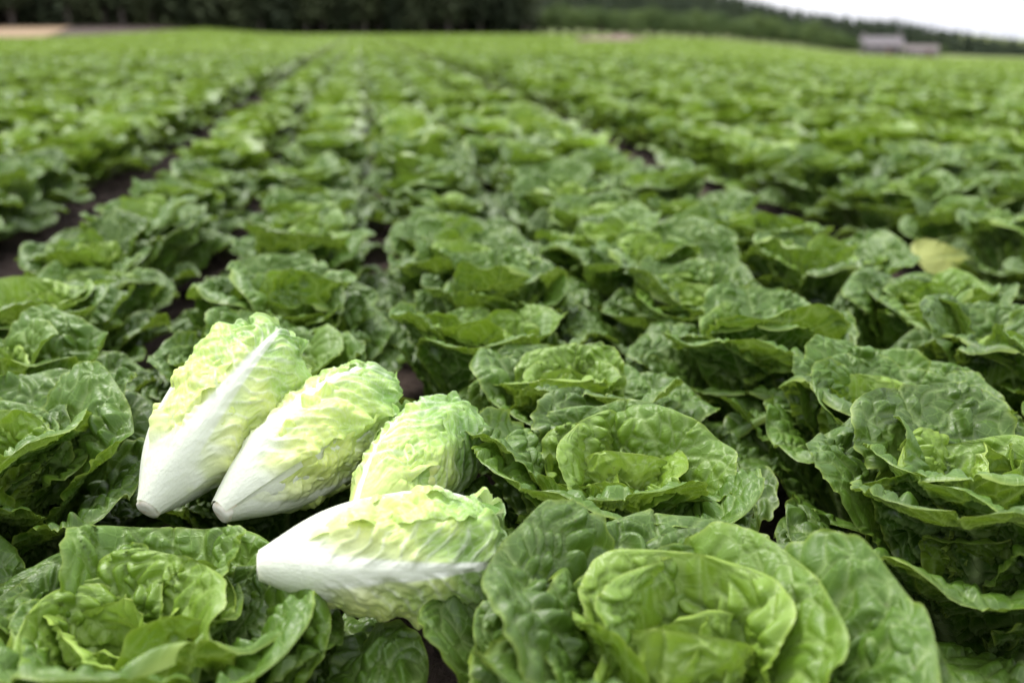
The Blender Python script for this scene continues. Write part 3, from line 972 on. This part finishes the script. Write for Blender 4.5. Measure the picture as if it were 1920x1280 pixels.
def broadleaf(seed, h):
    rng = np.random.default_rng(seed)
    parts = [tube([(0, 0, -.3), (.04 * h, 0, h * .25), (.02 * h, .03 * h, h * .6)], [.03 * h, .022 * h, .008 * h])]
    lobes = []
    for k in range(9):
        a = rng.uniform(0, 6.28); r = h * rng.uniform(.08, .30); z = h * rng.uniform(.30, .82)
        c = np.array([math.cos(a) * r, math.sin(a) * r, z]); lobes.append((c, h * rng.uniform(.13, .23)))
        parts.append(tube([(.03 * h, 0, h * .22), tuple(c * np.array([.5, .5, .75])), tuple(c)], [.012 * h, .008 * h, .003 * h], 5))
    C = []
    for c, r in lobes:
        n = 130
        v = rng.normal(0, 1, (n, 3)); v /= np.linalg.norm(v, axis=1)[:, None]
        C.append(c + v * r * rng.uniform(.55, 1.08, n)[:, None] * np.array([1, 1, .8]))
    C = np.concatenate(C)
    ax = rng.normal(0, 1, C.shape); ax /= np.linalg.norm(ax, axis=1)[:, None]
    ay = np.cross(ax, rng.normal(0, 1, C.shape)); ay /= np.linalg.norm(ay, axis=1)[:, None]
    sz = (.028 * h * rng.uniform(.6, 1.4, len(C)))[:, None]
    off, V, F = 0, [], []
    for v, f in parts: V.append(v); F.append(f + off); off += len(v)
    return (np.concatenate(V), np.concatenate(F)), quads(C, ax * sz, ay * sz)

def tree_meshes(gen, seeds, crown_mat):
    out = []
    for s_ in seeds:
        (tv, tf), (cv, cf) = gen(s_)
        t = mesh_from('trunk', tv, tf); t.materials.append(M_BARK)
        c = mesh_from('crown', cv, cf, smooth=False); c.materials.append(crown_mat)
        j = mesh_from('tree', np.concatenate([tv, cv]), np.concatenate([tf, cf + len(tv)]), smooth=False)
        j.materials.append(M_BARK); j.materials.append(crown_mat)
        mi = np.zeros(len(j.polygons), np.int32); mi[len(tf):] = 1
        j.polygons.foreach_set('material_index', mi)
        out.append((t, c, j))
    return out
T_DARK = tree_meshes(lambda q: conifer(q, 12, .16 if q % 2 else .05, .9), (21, 22, 23, 24), M_CONIFER)
T_HILL = tree_meshes(lambda q: conifer(q, 8, .06, .7), (31, 32, 33), M_HILLFIR)
T_BROAD = tree_meshes(lambda q: broadleaf(q, 4.2), (41, 42, 43, 44), M_BROAD)

def tree(name, meshes, x, y, z, rz, s, label, group):
    root = link(name, None)
    root.location = (x, y, z); root.rotation_euler = (0, 0, rz); root.scale = (s,) * 3
    tag(root, label, 'tree', group)
    link('trunk', meshes[0], root); link('crown', meshes[1], root)
    return root

rt_ = random.Random(77)
def polar(az, d): return math.sin(R(az)) * d, math.cos(R(az)) * d
# edge of the dark conifer wood: the trees one could still pick out
az = -23.0
k = 0
while az < 9.4:
    d = np.interp(az, [-23, -16, -8, 0, 10.6], [101, 103, 116, 124, 131]) + rt_.uniform(-1.5, 2.5)
    x, y = polar(az, d)
    tree('conifer_tree', T_DARK[rt_.randrange(4)], x, y, float(terrain(x, y)), rt_.uniform(0, 6.28), rt_.uniform(.85, 1.2),
         'tall dark conifer at the edge of the blurred wood behind the field', 'conifers at the wood edge')
    az += rt_.uniform(.55, .95); k += 1
# the wood behind them
P, Rr, S_, Wh = [], [], [], []
for row in range(8):
    az = -26.0
    while az < 9.6:
        d = np.interp(az, [-23, -16, -8, 0, 10.6], [101, 103, 116, 124, 131]) + 4 + 3.2 * row + rt_.uniform(-1.5, 1.5)
        x, y = polar(az, d)
        P.append((x, y, float(terrain(x, y)))); Rr.append((0, 0, rt_.uniform(0, 6.28))); S_.append(rt_.uniform(.9, 1.35)); Wh.append(rt_.randrange(4))
        az += rt_.uniform(.7, 1.3)
wood = scatter('conifer_wood', None, [bpy.data.objects.new('wood_tree', t[2]) for t in T_DARK], P, Rr, S_, Wh)
tag(wood, 'deep dark conifer wood filling the background behind its edge', 'wood', kind='stuff')
# bushy trees along the foot of the hill
az = 10.3
while az < 26.6:
    d = np.interp(az, [10, 20, 28], [150, 172, 190]) + rt_.uniform(-4, 4)
    x, y = polar(az, d)
    s_ = np.interp(az, [10, 14, 19, 24, 28], [1.0, .85, .75, .70, .8]) * rt_.uniform(.8, 1.15)
    tree('bushy_tree', T_BROAD[rt_.randrange(4)], x, y, float(terrain(x, y)), rt_.uniform(0, 6.28), s_,
         'bushy mid-green tree at the foot of the wooded hill', 'bushy trees below the hill')
    az += rt_.uniform(.45, .75)
P, Rr, S_, Wh = [], [], [], []
for row in range(6):
    az = 9.5
    while az < 26.4:
        d = np.interp(az, [10, 20, 28], [158, 180, 198]) + 9 * row + rt_.uniform(-5, 5)
        x, y = polar(az, d)
        P.append((x, y, float(hill_z(x, y)))); Rr.append((0, 0, rt_.uniform(0, 6.28))); S_.append(rt_.uniform(.7, 1.25)); Wh.append(rt_.randrange(4))
        az += rt_.uniform(.5, 1.0)
tag(scatter('hill_scrub', None, [bpy.data.objects.new('scrub_tree', t[2]) for t in T_BROAD], P, Rr, S_, Wh),
    'band of bushy green scrub climbing the lower hillside', 'scrub', kind='stuff')
P, Rr, S_, Wh = [], [], [], []
for q in range(2600):
    az = rt_.uniform(6, 42); d = rt_.uniform(250, 520)
    x, y = polar(az, d)
    if d < np.interp(az, [6, 27, 30, 42], [250, 285, 330, 400]): continue
    P.append((x, y, float(hill_z(x, y)))); Rr.append((0, 0, rt_.uniform(0, 6.28))); S_.append(rt_.uniform(.7, 1.1) * np.interp(az, [24, 29, 32, 35, 42], [1, 1.2, 1.0, .7, .6])); Wh.append(rt_.randrange(3))
tag(scatter('hill_wood', None, [bpy.data.objects.new('hill_tree', t[2]) for t in T_HILL], P, Rr, S_, Wh),
    'dark conifer forest covering the hill against the sky', 'wood', kind='stuff')

# ------------------------------------------------------------------ stone farmhouse beyond the field
M_STONE = make_simple('pale_stone', [(0.3, (0.19, 0.17, 0.17)), (0.7, (0.30, 0.265, 0.265))], 2.0, 0.9, .6, .03, 8)
M_SLATE = make_simple('grey_slate', [(0.3, (0.10, 0.09, 0.095)), (0.7, (0.16, 0.14, 0.145))], 2.5, 0.7, .4, .02, 10)
M_TILE = make_simple('red_tile', [(0.3, (0.105, 0.088, 0.084)), (0.7, (0.15, 0.126, 0.12))], 2.5, 0.8, .4, .02, 10)
M_PANE = make_simple('window_glass', [(0.3, (0.02, 0.025, 0.03)), (0.7, (0.04, 0.05, 0.06))], 1, 0.1)
M_DOOR = make_simple('door_paint', [(0.3, (0.10, 0.05, 0.03)), (0.7, (0.14, 0.07, 0.05))], 3, 0.5)

def box(x0, x1, y0, y1, z0, z1):
    V = np.array([(x, y, z) for z in (z0, z1) for y in (y0, y1) for x in (x0, x1)])
    return V, [(0, 2, 3, 1), (4, 5, 7, 6), (0, 1, 5, 4), (1, 3, 7, 5), (3, 2, 6, 7), (2, 0, 4, 6)]
def part(name, vf, mat, parent):
    return link(name, mesh_from(name, vf[0], vf[1], smooth=False), parent, mat)
def gable(root, x0, x1, y0, y1, h, ridge, wall, roofm, windows, door=None, chimneys=()):
    """a block with gable ends: walls, roof slopes with eaves, windows set in the front, chimneys on the ridge"""
    ym = (y0 + y1) / 2
    V = np.array([(x0, y0, 0), (x1, y0, 0), (x1, y1, 0), (x0, y1, 0), (x0, y0, h), (x1, y0, h), (x1, y1, h), (x0, y1, h), (x0, ym, ridge), (x1, ym, ridge)])
    part('wall', (V, [(0, 1, 5, 4), (2, 3, 7, 6), (1, 2, 6, 9, 5), (3, 0, 4, 8, 7), (3, 2, 1, 0)]), wall, root)
    e, t = .3, .14
    sl = (ridge - h) / (ym - y0)
    V = np.array([(x, yy, zz + dz) for dz in (.02, t) for x in (x0 - e, x1 + e) for yy, zz in ((y0 - e, h - e * sl), (ym, ridge), (y1 + e, h - e * sl))])
    F = [(0, 1, 4, 3), (1, 2, 5, 4), (6, 9, 10, 7), (7, 10, 11, 8), (0, 3, 9, 6), (2, 8, 11, 5), (0, 6, 7, 1), (1, 7, 8, 2), (3, 4, 10, 9), (4, 5, 11, 10)]
    rf = part('roof', (V, F), roofm, root)
    for c in chimneys: part('chimney', box(c - .35, c + .35, ym - .3, ym + .3, ridge - .4, ridge + .85), wall, rf)
    for (wx, wz) in windows:
        w_ = part('window', box(wx - .42, wx + .42, y0 - .05, y0 - .004, wz, wz + 1.0), M_PANE, root)
        part('sill', box(wx - .5, wx + .5, y0 - .12, y0 - .003, wz - .1, wz - .003), wall, w_)
        part('frame', box(wx - .03, wx + .03, y0 - .075, y0 - .052, wz, wz + 1.0), M_STONE, w_)
    if door is not None: part('door', box(door - .45, door + .45, y0 - .045, y0 - .004, 0, 1.95), M_DOOR, root)

def house(az, d, label, cat, name, blocks):
    root = link(name, None)
    x, y = polar(az, d)
    root.location = (x, y, float(terrain(x, y)) - .35); root.rotation_euler = (0, 0, -R(az) + R(8))
    tag(root, label, cat)
    for b_ in blocks: gable(root, *b_[0], **b_[1])
house(28.1, 225, 'pale stone farmhouse beyond the far edge of the field', 'house', 'stone_farmhouse',
      [((-4.2, 3.6, 0, 5.5, 2.5, 4.1, M_STONE, M_SLATE), dict(windows=[(-3.0, .9), (-1.0, .9), (2.6, .9)], door=1.0, chimneys=(-3.7, 3.1)))])
house(30.0, 222, 'low stone barn with a reddish roof beside the pale farmhouse', 'barn', 'stone_barn',
      [((-4.0, 3.0, 0, 4.5, 1.7, 2.7, M_STONE, M_TILE), dict(windows=[(-2.4, .5)], door=1.2))])

for az_, d_, s_, lb in ((26.9, 219, .62, 'small round tree at the left end of the pale farmhouse'), (29.05, 217, .42, 'low bush between the farmhouse and the barn'),
                        (31.0, 218, .60, 'small round tree at the right end of the low barn')):
    x_, y_ = polar(az_, d_)
    tree('bushy_tree', T_BROAD[int(d_) % 4], x_, y_, float(terrain(x_, y_)) + .1, az_, s_, lb, 'trees around the farm buildings')
